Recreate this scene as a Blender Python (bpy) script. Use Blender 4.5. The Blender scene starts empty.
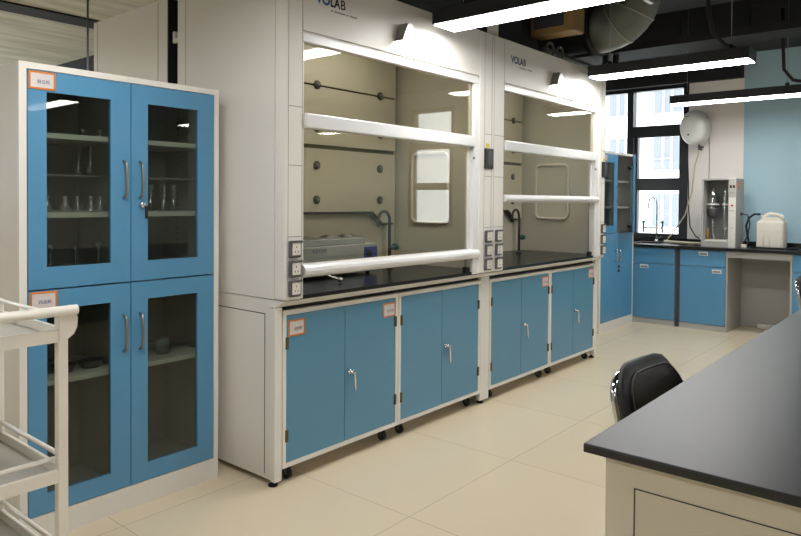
import bpy, bmesh, math, random
from mathutils import Vector, Matrix
random.seed(7)
SC = bpy.context.scene
COL = SC.collection

# ------------------------------------------------------------------ camera
cam_d = bpy.data.cameras.new('camera')
cam = bpy.data.objects.new('camera', cam_d)
COL.objects.link(cam)
YW, PT, RL = 0.6985, -0.0182, 0.0073
fw = Vector((-math.sin(YW)*math.cos(PT), math.cos(YW)*math.cos(PT), math.sin(PT)))
ri = Vector((math.cos(YW), math.sin(YW), 0))
up = ri.cross(fw)
r2 = math.cos(RL)*ri + math.sin(RL)*up
u2 = -math.sin(RL)*ri + math.cos(RL)*up
cam.matrix_world = Matrix((( r2.x, u2.x, -fw.x, 0), (r2.y, u2.y, -fw.y, 0), (r2.z, u2.z, -fw.z, 1.29), (0, 0, 0, 1)))
cam_d.sensor_width = 36
cam_d.lens = 678.77/801*36
cam_d.shift_y = -(268-212.444)/801
cam_d.clip_start = 0.02
SC.camera = cam

# ------------------------------------------------------------------ world, light levels, exposure
W = bpy.data.worlds.new('world'); SC.world = W; W.use_nodes = True
bg = W.node_tree.nodes['Background']
bg.inputs[0].default_value = (0.92, 0.96, 1.0, 1)
bg.inputs[1].default_value = 6.0
LAMP = 28.0          # emission of the pendant lamp diffusers
SC.view_settings.view_transform = 'Standard'
SC.view_settings.look = 'None'
SC.view_settings.gamma = 1
SC.view_settings.use_curve_mapping = False
SC.view_settings.exposure = 0.17

# ------------------------------------------------------------------ materials
def srgb(c):
    return tuple(((v/255)/12.92 if v/255 <= 0.04045 else ((v/255+0.055)/1.055)**2.4) for v in c) + (1,)
MATS = {}
def mat(name, col, rough=0.5, metal=0.0, var=0.03, scale=6.0, spec=0.5, bump=0.0, coat=0.0, stretch=None):
    m = bpy.data.materials.new(name); m.use_nodes = True
    nt = m.node_tree; b = nt.nodes['Principled BSDF']
    c = srgb(col)
    tc = nt.nodes.new('ShaderNodeTexCoord'); mp = nt.nodes.new('ShaderNodeMapping')
    nt.links.new(tc.outputs['Object'], mp.inputs[0])
    if stretch: mp.inputs['Scale'].default_value = stretch
    n = nt.nodes.new('ShaderNodeTexNoise'); n.inputs['Scale'].default_value = scale; n.inputs['Detail'].default_value = 3
    nt.links.new(mp.outputs[0], n.inputs['Vector'])
    mx = nt.nodes.new('ShaderNodeMix'); mx.data_type = 'RGBA'
    mx.inputs[6].default_value = tuple(max(0, v*(1-var)) for v in c[:3])+(1,)
    mx.inputs[7].default_value = tuple(min(1, v*(1+var)) for v in c[:3])+(1,)
    nt.links.new(n.outputs[0], mx.inputs[0]); nt.links.new(mx.outputs[2], b.inputs['Base Color'])
    b.inputs['Roughness'].default_value = rough; b.inputs['Metallic'].default_value = metal
    b.inputs['Specular IOR Level'].default_value = spec
    b.inputs['Coat Weight'].default_value = coat
    if bump:
        bp = nt.nodes.new('ShaderNodeBump'); bp.inputs['Strength'].default_value = bump; bp.inputs['Distance'].default_value = 0.01
        nt.links.new(n.outputs[0], bp.inputs['Height']); nt.links.new(bp.outputs[0], b.inputs['Normal'])
    MATS[name] = m
    return m
def glassmat(name, tint=(255,255,255), ior=1.5, rough=0.0):
    m = bpy.data.materials.new(name); m.use_nodes = True
    nt = m.node_tree; nt.nodes.clear()
    o = nt.nodes.new('ShaderNodeOutputMaterial'); mx = nt.nodes.new('ShaderNodeMixShader')
    t = nt.nodes.new('ShaderNodeBsdfTransparent'); g = nt.nodes.new('ShaderNodeBsdfGlossy'); f = nt.nodes.new('ShaderNodeFresnel')
    nz = nt.nodes.new('ShaderNodeTexNoise'); nz.inputs['Scale'].default_value = 3; r = nt.nodes.new('ShaderNodeMapRange')
    r.inputs[3].default_value = rough; r.inputs[4].default_value = rough+0.02
    nt.links.new(nz.outputs[0], r.inputs[0]); nt.links.new(r.outputs[0], g.inputs['Roughness'])
    t.inputs[0].default_value = srgb(tint); g.inputs['Color'].default_value = (1,1,1,1)
    ge = nt.nodes.new('ShaderNodeNewGeometry'); io = nt.nodes.new('ShaderNodeMapRange')   # same reflectance from either side of the pane
    io.inputs[3].default_value = ior; io.inputs[4].default_value = 1/ior
    nt.links.new(ge.outputs['Backfacing'], io.inputs[0]); nt.links.new(io.outputs[0], f.inputs[0])
    nt.links.new(f.outputs[0], mx.inputs[0]); nt.links.new(t.outputs[0], mx.inputs[1]); nt.links.new(g.outputs[0], mx.inputs[2])
    nt.links.new(mx.outputs[0], o.inputs[0])
    MATS[name] = m; return m
def emit(name, col, s):
    m = bpy.data.materials.new(name); m.use_nodes = True
    b = m.node_tree.nodes['Principled BSDF']
    b.inputs['Base Color'].default_value = srgb((230,230,230)); b.inputs['Emission Color'].default_value = srgb(col)
    b.inputs['Emission Strength'].default_value = s; MATS[name] = m; return m

mat('blue', (84,144,184), 0.32, var=0.02, coat=0.15)
mat('blue_door', (86,140,170), 0.32, var=0.02, coat=0.15)
mat('white_steel', (228,225,218), 0.42, var=0.015)
mat('white_side', (226,222,215), 0.5, var=0.015)
mat('alu', (226,226,226), 0.35, metal=0.15, var=0.01)
mat('cabinet_inside', (140,142,136), 0.6)
mat('shelf_steel', (205,205,195), 0.5)
mat('seam', (60,60,58), 0.8)
mat('liner', (200,198,188), 0.5, var=0.03, scale=2)
mat('liner_dark', (92,88,72), 0.7)
mat('epoxy', (15,15,16), 0.25, var=0.15, scale=60, spec=0.5)
mat('island_epoxy', (34,33,35), 0.34, var=0.15, scale=30, spec=0.5)
mat('counter_black', (22,23,26), 0.25, var=0.15, scale=60)
mat('black_plastic', (24,24,26), 0.4)
mat('black_rubber', (20,20,20), 0.75)
mat('dark_grey', (66,68,70), 0.5)
mat('socket_grey', (88,88,90), 0.5)
mat('soft_seam', (140,137,130), 0.7)
mat('mid_grey', (128,130,130), 0.5)
mat('panel_grey', (174,173,169), 0.55, var=0.04)
mat('bath_grey', (160,168,178), 0.4)
mat('chrome', (215,215,215), 0.12, metal=1.0, var=0.01)
mat('steel', (150,150,148), 0.32, metal=0.9)
mat('socket_white', (225,222,212), 0.4)
mat('yellow', (228,196,30), 0.5)
mat('orange', (216,124,30), 0.5)
mat('paper', (214,208,206), 0.7)
mat('ink', (52,58,130), 0.7)
mat('logo_blue', (18,88,140), 0.5)
mat('logo_black', (14,16,20), 0.5)
mat('red_mark', (190,40,50), 0.5)
mat('display_red', (58,10,14), 0.3)
mat('deep_blue', (38,72,160), 0.4)
mat('green_knob', (20,110,92), 0.35)
mat('bronze', (92,86,62), 0.4, metal=0.5)
mat('heater_white', (212,214,206), 0.3)
mat('jerry', (222,218,206), 0.45, var=0.03)
mat('hose_cream', (206,198,168), 0.5)
mat('cream_steel', (214,206,188), 0.45, var=0.02)
mat('cart_white', (234,229,218), 0.32, var=0.02)
mat('cart_tray', (186,184,176), 0.35, metal=0.3)
mat('lamp_black', (26,27,30), 0.45)
mat('duct', (120,122,112), 0.45, metal=0.25, var=0.08, scale=4)
mat('duct_dark', (40,42,44), 0.6)
mat('galv', (160,158,146), 0.4, metal=0.6, var=0.25, scale=14)
mat('conduit', (96,96,92), 0.5, metal=0.3)
mat('actuator', (140,112,66), 0.5)
mat('actuator_dark', (52,52,62), 0.5)
mat('ceil_dark', (44,45,50), 0.85, var=0.2, scale=3)
mat('beam_dark', (32,33,36), 0.8, var=0.2, scale=3)
mat('frame_black', (34,38,42), 0.4)
mat('facade', (205,203,200), 0.9, var=0.06, scale=0.6)
mat('facade_glass', (104,108,114), 0.7, var=0.1, spec=0.2)
mat('leather', (46,46,48), 0.55, bump=0.05, scale=120)
mat('ground', (150,150,145), 0.9)
mat('amber', (150,110,50), 0.4)
mat('dist_inside', (124,126,124), 0.45)
glassmat('glass', (246,243,234), 1.42)
glassmat('glass_cab', (222,226,222), 1.45)
glassmat('glass_window', (250,252,252), 1.45)
glassmat('glass_ware', (232,238,236), 3.2, 0.14)
emit('lamp_glow', (254,252,249), LAMP)
emit('led_glow', (255,250,240), 10)
emit('hood_fill_glow', (255,250,238), 6)  # glow of the strip added to brighten the hood interiors

# walls: white paint, blue painted stripe right of x = -1.836
def wallmat():
    m = mat('wall_paint', (240,234,229), 0.8, var=0.02, scale=2)
    nt = m.node_tree; b = nt.nodes['Principled BSDF']
    src = b.inputs['Base Color'].links[0].from_socket
    tc = nt.nodes.new('ShaderNodeTexCoord'); sx = nt.nodes.new('ShaderNodeSeparateXYZ'); g = nt.nodes.new('ShaderNodeMath'); g.operation='GREATER_THAN'
    g.inputs[1].default_value = -1.84
    nt.links.new(tc.outputs['Object'], sx.inputs[0]); nt.links.new(sx.outputs[0], g.inputs[0])
    mx = nt.nodes.new('ShaderNodeMix'); mx.data_type='RGBA'; mx.inputs[7].default_value = srgb((170,202,216))
    nt.links.new(g.outputs[0], mx.inputs[0]); nt.links.new(src, mx.inputs[6]); nt.links.new(mx.outputs[2], b.inputs['Base Color'])
wallmat()
mat('wall_white', (216,212,204), 0.8, var=0.02, scale=2)
def floormat():
    m = mat('floor_tile', (228,213,184), 0.22, var=0.03, scale=1.5, spec=0.5)
    nt = m.node_tree; b = nt.nodes['Principled BSDF']
    src = b.inputs['Base Color'].links[0].from_socket
    tc = nt.nodes.new('ShaderNodeTexCoord'); mp = nt.nodes.new('ShaderNodeMapping'); mp.inputs['Location'].default_value = (0.13,0.27,0)
    br = nt.nodes.new('ShaderNodeTexBrick'); br.offset = 0; br.squash = 1
    br.inputs['Scale'].default_value = 1; br.inputs['Mortar Size'].default_value = 0.0022; br.inputs['Mortar Smooth'].default_value = 0
    br.inputs['Brick Width'].default_value = 0.8; br.inputs['Row Height'].default_value = 0.8
    br.inputs['Color1'].default_value = (1,1,1,1); br.inputs['Color2'].default_value = (.97,.97,.96,1); br.inputs['Mortar'].default_value = (.72,.69,.64,1)
    mx = nt.nodes.new('ShaderNodeMix'); mx.data_type='RGBA'; mx.blend_type='MULTIPLY'; mx.inputs[0].default_value = 1
    nt.links.new(tc.outputs['Object'], mp.inputs[0]); nt.links.new(mp.outputs[0], br.inputs['Vector'])
    nt.links.new(src, mx.inputs[6]); nt.links.new(br.outputs['Color'], mx.inputs[7]); nt.links.new(mx.outputs[2], b.inputs['Base Color'])
floormat()
def concmat():
    m = mat('concrete', (192,189,174), 0.85, var=0.5, scale=2.2, bump=0.3, stretch=(3.0,0.5,1))
concmat()

# ------------------------------------------------------------------ mesh helpers (all coordinates are world metres)
class MB:
    def __init__(s): s.bm = bmesh.new()
    def box(s, x0,x1,y0,y1,z0,z1, bev=0, mtx=None, seg=2):
        x0,x1=sorted((x0,x1)); y0,y1=sorted((y0,y1)); z0,z1=sorted((z0,z1))
        r = bmesh.ops.create_cube(s.bm, size=1); vs = r['verts']
        for v in vs: v.co = Vector(((x0+x1)/2+v.co.x*(x1-x0),(y0+y1)/2+v.co.y*(y1-y0),(z0+z1)/2+v.co.z*(z1-z0)))
        if bev:
            es = list({e for v in vs for e in v.link_edges})
            rr = bmesh.ops.bevel(s.bm, geom=es, offset=bev, segments=seg, affect='EDGES', profile=0.5)
            vs = list({v for f in rr['faces'] for v in f.verts} | {v for v in vs if v.is_valid})
        if mtx:
            for v in vs: v.co = mtx @ v.co
        return s
    def ring(s, pts, n, close_a=True, close_b=True):
        pass
    def tube(s, pts, r, n=10, cap=True, closed=False):
        pts = [Vector(p) for p in pts]; N = len(pts); rs = r if isinstance(r,(list,tuple)) else [r]*N
        t0 = (pts[1]-pts[0]).normalized(); a = Vector((0,0,1)) if abs(t0.z) < .9 else Vector((1,0,0))
        nrm = t0.cross(a).normalized(); rings = []
        for i,p in enumerate(pts):
            if closed: t = (pts[(i+1)%N]-pts[i-1]).normalized()
            elif i == 0: t = t0
            elif i == N-1: t = (pts[i]-pts[i-1]).normalized()
            else: t = ((pts[i+1]-p).normalized()+(p-pts[i-1]).normalized()).normalized()
            nrm = (nrm - t*nrm.dot(t)).normalized(); b = t.cross(nrm)
            rings.append([s.bm.verts.new(p+rs[i]*(math.cos(2*math.pi*k/n)*nrm+math.sin(2*math.pi*k/n)*b)) for k in range(n)])
        M = N if closed else N-1
        for i in range(M):
            A, B = rings[i], rings[(i+1)%N]
            for k in range(n):
                f = s.bm.faces.new((A[k],A[(k+1)%n],B[(k+1)%n],B[k])); f.smooth = True
        if cap and not closed:
            s.bm.faces.new(rings[0][::-1]); s.bm.faces.new(rings[-1])
        return s
    def lathe(s, prof, c, axis='z', n=20):
        c = Vector(c); rings = []
        for (r,h) in prof:
            ring = []
            for k in range(n):
                a = 2*math.pi*k/n; u, v = r*math.cos(a), r*math.sin(a)
                d = {'z':(u,v,h),'x':(h,u,v),'y':(v,h,u)}[axis]
                ring.append(s.bm.verts.new(c+Vector(d)))
            rings.append(ring)
        for A,B in zip(rings, rings[1:]):
            for k in range(n):
                f = s.bm.faces.new((A[k],A[(k+1)%n],B[(k+1)%n],B[k])); f.smooth = True
        if prof[0][0] > 1e-4: s.bm.faces.new(rings[0][::-1])
        if prof[-1][0] > 1e-4: s.bm.faces.new(rings[-1])
        bmesh.ops.remove_doubles(s.bm, verts=[v for r in rings for v in r], dist=1e-5)
        return s
    def prism(s, poly, axis, a0, a1):
        # poly = list of 2D points in the plane perpendicular to axis
        def P(p, a): return {'x':(a,p[0],p[1]),'y':(p[0],a,p[1]),'z':(p[0],p[1],a)}[axis]
        A = [s.bm.verts.new(P(p,a0)) for p in poly]; B = [s.bm.verts.new(P(p,a1)) for p in poly]; n = len(poly)
        s.bm.faces.new(A[::-1]); s.bm.faces.new(B)
        for k in range(n): s.bm.faces.new((A[k],A[(k+1)%n],B[(k+1)%n],B[k]))
        return s
    def frame_x(s, x0,x1, y0,y1,z0,z1, hy0,hy1,hz0,hz1):
        s.box(x0,x1,y0,hy0,z0,z1); s.box(x0,x1,hy1,y1,z0,z1); s.box(x0,x1,hy0,hy1,z0,hz0); s.box(x0,x1,hy0,hy1,hz1,z1); return s
    def rrect_tube(s, plane_axis, a, u0,u1,v0,v1, rad, r, n=8):
        pts = []
        for cx,cy,st in ((u1-rad,v1-rad,0),(u0+rad,v1-rad,90),(u0+rad,v0+rad,180),(u1-rad,v0+rad,270)):
            for k in range(6):
                t = math.radians(st+k*18); u, v = cx+rad*math.cos(t), cy+rad*math.sin(t)
                pts.append({'y':(u,a,v),'x':(a,u,v)}[plane_axis])
        return s.tube(pts, r, n, closed=True)
ORG = {}
def obj(name, m, material, parent=None, org=None):
    me = bpy.data.meshes.new(name)
    bmesh.ops.recalc_face_normals(m.bm, faces=m.bm.faces)
    vs = [v.co for v in m.bm.verts]
    if org is None:
        if parent is not None and parent.type == 'EMPTY': org = ORG[parent.name]
        else:
            org = Vector(((min(v.x for v in vs)+max(v.x for v in vs))/2,(min(v.y for v in vs)+max(v.y for v in vs))/2,min(v.z for v in vs)))
    org = Vector(org)
    for v in m.bm.verts: v.co -= org
    m.bm.to_mesh(me); m.bm.free()
    me.materials.append(MATS[material])
    o = bpy.data.objects.new(name, me); COL.objects.link(o)
    ORG[o.name] = org
    if parent is not None:
        o.parent = parent; o.location = org-ORG[parent.name]
    else: o.location = org
    return o
def thing(name, label, cat, loc, group=None, rotz=0):
    o = bpy.data.objects.new(name, None); COL.objects.link(o); o.empty_display_size = 0.05
    o.location = loc; o.rotation_euler = (0,0,rotz); ORG[o.name] = Vector(loc)
    o['label'] = label; o['category'] = cat
    if group: o['group'] = group
    return o
def tag(o, label, cat, group=None, kind=None):
    o['label'] = label; o['category'] = cat
    if group: o['group'] = group
    if kind: o['kind'] = kind
    return o
def struct(name, m, material, parent=None, org=None):
    o = obj(name, m, material, parent, org)
    if parent is None: o['kind'] = 'structure'
    return o
def copy_tree(o, parent=None):
    c = o.copy(); COL.objects.link(c); c.parent = parent
    for ch in list(o.children): copy_tree(ch, c)
    return c
def dup(o, loc, label=None, group=None, rotz=None):
    c = copy_tree(o); c.location = loc
    if label: c['label'] = label
    if group: c['group'] = group
    if rotz is not None: c.rotation_euler.z = rotz
    return c
def text_bm(m, s, size, ox, oy, oz, face='x', bold=0.0, off=0.0008, squeeze=1.0):
    cu = bpy.data.curves.new('t','FONT'); cu.body = s; cu.size = size; cu.offset = bold; cu.align_x = 'LEFT'
    to = bpy.data.objects.new('t', cu); COL.objects.link(to)
    dg = bpy.context.evaluated_depsgraph_get(); me = bpy.data.meshes.new_from_object(to.evaluated_get(dg))
    for v in me.vertices:
        u, w = v.co.x*squeeze, v.co.y
        v.co = Vector((ox+off, oy+u, oz+w)) if face == 'x' else Vector((ox+u, oy-off, oz+w))
    m.bm.from_mesh(me); bpy.data.objects.remove(to); bpy.data.curves.remove(cu); bpy.data.meshes.remove(me)
    return m

# ================================================================== SETTING
struct('floor', MB().box(-13,4,-3,8.0,-0.1,0), 'floor_tile', org=(0,0,0))
struct('ceiling', MB().box(-3.9,4,-3,8.0,3.3,3.45), 'ceil_dark', org=(0,0,0))
struct('trim_1', MB().box(-13,-3.9,-3,8.0,3.3,3.45), 'concrete', org=(0,0,0))       # bare concrete bays on the left
struct('trim_2', MB().box(-13,-3.2,4.56,4.95,2.3,3.3), 'beam_dark', org=(0,0,0))    # dark downstand beam
struct('trim_shadow_strip', MB().box(-7.95,-7.6,-3,4.56,3.28,3.3), 'beam_dark', org=(0,0,0))  # thin dark strip standing in for the shadow line along the concrete
wf = MB()
Y0, Y1 = 7.8, 8.0
holes = [(-3.70,-2.40,0.86,2.62),(0.95,1.75,0.90,2.62)]
xs = [-13,-3.42,-2.40,0.95,1.75,4]
wf.box(-13,-3.70,Y0,Y1,0,3.3); wf.box(-2.40,0.95,Y0,Y1,0,3.3); wf.box(1.75,4,Y0,Y1,0,3.3)
for a,b,c,d in holes: wf.box(a,b,Y0,Y1,0,c); wf.box(a,b,Y0,Y1,d,3.3)
struct('wall_far', wf, 'wall_paint', org=(0,0,0))
struct('wall_left', MB().box(-13.2,-13,-3,-2,0,3.3).box(-13.2,-13,4,8,0,3.3).box(-13.2,-13,-2,4,0,.9).box(-13.2,-13,-2,4,2.9,3.3), 'wall_white')
w3 = struct('window_added', MB().box(-13.12,-13.04,-2,4,.9,.96).box(-13.12,-13.04,-2,4,2.84,2.9).box(-13.12,-13.04,-2,-1.94,.96,2.84).box(-13.12,-13.04,3.94,4,.96,2.84).box(-13.12,-13.04,-.03,.03,.96,2.84).box(-13.12,-13.04,1.97,2.03,.96,2.84), 'frame_black')  # unseen window, added to bring daylight onto the left ceiling
for a,b in ((-1.94,-.03),(.03,1.97),(2.03,3.94)): obj('pane', MB().box(-13.085,-13.079,a,b,.96,2.84), 'glass_window', w3)
struct('wall_right', MB().box(4,4.2,-3,8,0,3.3), 'wall_white')
struct('wall_back', MB().box(-13,4,-3.2,-3,0,3.3), 'wall_white')
struct('trim_4', MB().box(-3.40,-1.845,7.72,7.80,2.60,2.83), 'beam_dark')           # dark box over the window
# window 1
w1 = struct('window_1', MB().box(-3.70,-3.64,7.80,7.90,0.86,2.62).box(-2.46,-2.40,7.80,7.90,0.86,2.62).box(-3.64,-2.46,7.80,7.90,0.86,0.93)
   .box(-3.64,-2.46,7.80,7.90,2.56,2.62).box(-3.09,-3.02,7.79,7.90,0.93,2.56).box(-3.02,-2.46,7.80,7.89,2.03,2.16).box(-3.02,-2.46,7.80,7.89,1.42,1.56)
   .box(-3.01,-2.97,7.81,7.88,0.93,2.03).box(-2.50,-2.46,7.81,7.88,0.93,2.03), 'frame_black')
for a,b,c,d in ((-3.64,-3.09,0.93,2.56),(-3.02,-2.46,2.16,2.56),(-2.97,-2.50,1.56,2.03),(-2.97,-2.50,0.93,1.42)):
    obj('pane', MB().box(a,b,7.845,7.851,c,d), 'glass_window', w1)
w2 = struct('window_2', MB().box(0.95,1.01,7.80,7.90,0.90,2.62).box(1.69,1.75,7.80,7.90,0.90,2.62).box(1.01,1.69,7.80,7.90,0.90,0.97)
   .box(1.01,1.69,7.80,7.90,2.56,2.62).box(1.01,1.69,7.80,7.90,2.03,2.13).box(1.01,1.69,7.80,7.90,1.44,1.54), 'frame_black')
for c,d in ((0.97,1.44),(1.54,2.03),(2.13,2.56)):
    obj('pane', MB().box(1.01,1.69,7.845,7.851,c,d), 'glass_window', w2)

# building across the street
bld = thing('apartment_building', 'white building across the street with grey grouped windows seen through the window', 'building', (-10,26,-8))
obj('facade', MB().box(-26,14,26,30,-8,20), 'facade', bld)
for fx in range(-12, 5):
    for fz in range(-1, 3):
        x0 = fx*1.75; z0 = fz*2.15+0.35
        f = obj('window', MB().box(x0-.52,x0+.52,25.96,26.0,z0,z0+1.25), 'facade_glass', bld)
        if -11 < fx < 3: obj('window_bars', MB().box(x0-.20,x0-.12,25.93,25.96,z0,z0+1.25).box(x0+.12,x0+.20,25.93,25.96,z0,z0+1.25), 'facade', f)

# ================================================================== LEFT STORAGE CABINET WITH GLASS DOORS
def label_card(parent, x, y0, z1, w, h, txt):
    c = obj('label_card', MB().box(x,x+.002,y0,y0+w,z1-h,z1), 'paper', parent)
    b = w*.07
    obj('label_border', MB().frame_x(x+.0021,x+.0035,y0,y0+w,z1-h,z1,y0+b,y0+w-b,z1-h+b,z1-b), 'orange', c)
    obj('label_text', text_bm(MB(), txt, h*.24, x+.002, y0+w*.30, z1-h*.66), 'ink', c)
    return c
def cab_door(parent, x, y0,y1,z0,z1, hole, hy, hz0, hz1, glass='glass_cab'):
    d = obj('door', MB().frame_x(x-.02,x,y0,y1,z0,z1,*hole), 'blue', parent)
    obj('glass_pane', MB().box(x-.013,x-.009,hole[0],hole[1],hole[2],hole[3]), glass, d)
    zc, hl = (hz0+hz1)/2, (hz1-hz0)/2
    pts = [(x-.001,hy,hz1),(x+.018,hy,hz1-.008)]+[(x+.018+.008*math.cos(t),hy,zc+(hl-.014)*math.sin(t)) for t in [math.radians(a) for a in (70,45,20,0,-20,-45,-70)]]+[(x+.018,hy,hz0+.008),(x-.001,hy,hz0)]
    obj('handle', MB().tube(pts, .0065, 8), 'steel', d)
    return d
X = -2.65
cab = thing('storage_cabinet', 'tall blue and white cabinet with four glass doors on the left, behind the white cart', 'cabinet', (-2.85,1.426,0))
cb = MB()
ya, yb, zt = 0.998, 1.854, 1.787
cb.box(-3.08,X-.022,ya,ya+.018,0,zt); cb.box(-3.08,X-.022,yb-.018,yb,0,zt); cb.box(-3.08,X-.022,ya+.018,yb-.018,zt-.018,zt)
obj('cabinet_shell', cb, 'white_side', cab)
cf = MB(); cf.box(X-.022,X,ya,ya+.027,0,zt); cf.box(X-.022,X,yb-.024,yb,0,zt); cf.box(X-.022,X,ya+.027,yb-.024,zt-.024,zt); cf.box(X-.022,X,ya+.027,yb-.024,0,.095)
obj('face_frame', cf, 'white_steel', cab)
ci = MB(); ci.box(-3.075,-3.06,ya+.018,yb-.018,.02,zt-.018); ci.box(-3.06,X-.03,ya+.018,ya+.026,.02,zt-.018); ci.box(-3.06,X-.03,yb-.026,yb-.018,.02,zt-.018)
ci.box(-3.06,X-.03,ya+.026,yb-.026,.08,.095); ci.box(-3.06,X-.03,ya+.026,yb-.026,.955,1.0); ci.box(-3.06,X-.03,1.40,1.445,1.0,zt-.03); ci.box(-3.06,X-.03,1.40,1.445,.095,.955)
obj('interior_lining', ci, 'cabinet_inside', cab)
hs = MB()
for k in range(24):
    hs.box(-2.78,-2.772,yb-.0275,yb-.026,1.06+k*.028,1.07+k*.028)
    hs.box(-2.95,-2.942,yb-.0275,yb-.026,1.06+k*.028,1.07+k*.028)
obj('shelf_peg_holes', hs, 'seam', cab)
for z in (1.538,1.232):
    for a,b in ((ya+.027,1.399),(1.446,yb-.028)):
        s_ = MB(); s_.box(-3.05,-2.70,a,b,z-.02,z); obj('shelf', s_, 'shelf_steel', cab)
for a,b in ((ya+.027,1.399),(1.446,yb-.028)):
    obj('shelf', MB().box(-3.05,-2.80,a,b,1.378,1.383), 'cabinet_inside', cab)
    obj('shelf', MB().box(-3.05,-2.70,a,b,.565,.585), 'shelf_steel', cab)
y0, ym, y1 = ya+.030, 1.428, yb-.027
d1 = cab_door(cab, X, y0,ym-.002,.947,zt-.027,(1.095,1.343,1.028,1.685),1.398,1.290,1.440)
d2 = cab_door(cab, X, ym+.002,y1,.947,zt-.027,(1.503,1.745,1.028,1.685),1.468,1.290,1.440)
d3 = cab_door(cab, X, y0,ym-.002,.098,.941,(1.095,1.343,.172,.868),1.398,.66,.81)
d4 = cab_door(cab, X, ym+.002,y1,.098,.941,(1.503,1.745,.172,.868),1.468,.66,.81)
lk = obj('lock', MB().lathe([(0.013,0),(0.013,.012),(.009,.018),(0,.018)], (X,1.475,1.262), 'x', 16), 'chrome', d2)
obj('key', MB().box(X+.016,X+.022,1.480,1.492,1.205,1.258,.002), 'black_plastic', lk)
label_card(d1, X, 1.031, 1.757, .096, .066, '器皿柜')
label_card(d3, X, 1.034, .938, .098, .068, '药品柜')

# glassware in that cabinet, every piece a thing
def ware(name, prof, at, label, cat, group=None):
    return tag(obj(name, MB().lathe(prof, at, 'z', 14), 'glass_ware'), label, cat, group)
flask = [(.0,.0),(.026,.002),(.028,.008),(.012,.035),(.009,.05),(.009,.062),(.011,.064),(.0095,.060)]
for k,(y,lb) in enumerate(((1.17,'small clear glass flask on middle cabinet shelf, first from the left cabinet side'),(1.235,'small clear glass flask on middle cabinet shelf, second from the left side'),
        (1.29,'small clear glass flask on middle cabinet shelf, centre of the row of five'),(1.34,'small clear glass flask on middle cabinet shelf, fourth in the row of five'),
        (1.383,'small clear glass flask on middle cabinet shelf, nearest the centre post'))):
    ware('glass_flask', flask, (-2.80+.01*(k%2),y-.012,1.2322), lb, 'flask', 'small flasks on the middle shelf')
stem = [(.0,.0),(.022,.001),(.024,.006),(.006,.012),(.004,.05),(.004,.075),(.010,.085),(.013,.10),(.012,.102)]
for y,lb in ((1.17,'stemmed clear glass nearest the left side on the upper compartment floor'),(1.27,'middle stemmed clear glass on the upper compartment floor'),(1.365,'stemmed clear glass nearest the centre post on the upper compartment floor')):
    ware('stemmed_glass', stem, (-2.80,y,1.0002), lb, 'glass', 'stemmed glasses in the cabinet bottom')
for y,lb in ((1.30,'slim glass dropper on the dark upper shelf behind the left glass door'),(1.35,'slim glass dropper beside another, closer to the centre post')):
    ware('glass_dropper', [(.0,.0),(.014,.001),(.016,.02),(.006,.04),(.004,.10),(.006,.12),(.0055,.122)], (-2.84,y,1.3832), lb, 'dropper', 'glass droppers on the dark shelf')
for y,lb in ((1.285,'tiny glass stopper on the top cabinet shelf, left one'),(1.36,'tiny glass stopper on the top cabinet shelf, right one')):
    ware('glass_stopper', [(.0,.0),(.008,.001),(.007,.014),(.003,.018),(.009,.024),(.009,.030),(0,.034)], (-2.77,y,1.5382), lb, 'stopper', 'glass stoppers on the top shelf')
cyl = [(.0,.0),(.020,.001),(.021,.006),(.013,.010),(.013,.115),(.016,.120),(.0125,.118),(.0115,.012),(0,.011)]
for y,lb in ((1.60,'tall glass measuring cylinder behind the right glass door, left one'),(1.665,'tall glass measuring cylinder behind the right glass door, middle one'),(1.715,'tall glass measuring cylinder behind the right glass door, right one')):
    ware('measuring_cylinder', cyl, (-2.80,y,1.2322), lb, 'measuring cylinder', 'measuring cylinders on the right shelf')
dish = [(.0,.0),(.035,.001),(.05,.03),(.047,.03),(.033,.006),(0,.005)]
for y,lb,m_ in ((1.22,'round dark dish on the lower cabinet shelf, left one','dark_grey'),(1.33,'round dark dish on the lower cabinet shelf, right one near centre post','dark_grey')):
    tag(obj('round_dish', MB().lathe(dish,(-2.80,y,.5852),'z',20), m_), lb, 'dish', 'dishes on the lower shelf')
ware('glass_beaker', [(0,0),(.03,.001),(.031,.07),(.033,.073),(.029,.07),(.028,.004),(0,.003)], (-2.80,1.66,.5852), 'clear glass beaker on the lower right shelf of the left cabinet', 'beaker')

# ================================================================== FUME HOODS
XF = -2.285   # front plane of the superstructure
def socket(parent, yc, zc):
    s = obj('socket', MB().box(XF,XF+.016,yc-.032,yc+.032,zc-.037,zc+.037,.004), 'socket_grey', parent)
    obj('socket_face', MB().box(XF+.0162,XF+.020,yc-.022,yc+.024,zc-.026,zc+.028,.002), 'socket_white', s)
    obj('socket_holes', MB().box(XF+.0201,XF+.021,yc-.004,yc+.000,zc+.006,zc+.014).box(XF+.0201,XF+.021,yc-.010,yc-.006,zc-.014,zc-.006).box(XF+.0201,XF+.021,yc+.006,yc+.010,zc-.014,zc-.006)
        , 'dark_grey', s)
    obj('socket_hood_lip', MB().box(XF+.0162,XF+.024,yc-.033,yc+.033,zc+.028,zc+.039,.002), 'socket_grey', s)
def knob(parent, x, y, z):
    k = obj('baffle_knob', MB().lathe([(.026,0),(.026,.008),(.018,.014),(.0,.014)], (x,y,z), 'x', 18), 'dark_grey', parent)
    obj('knob_centre', MB().lathe([(.010,0),(.010,.006),(0,.006)], (x+.0142,y-.002,z), 'x', 12), 'mid_grey', k)
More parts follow.
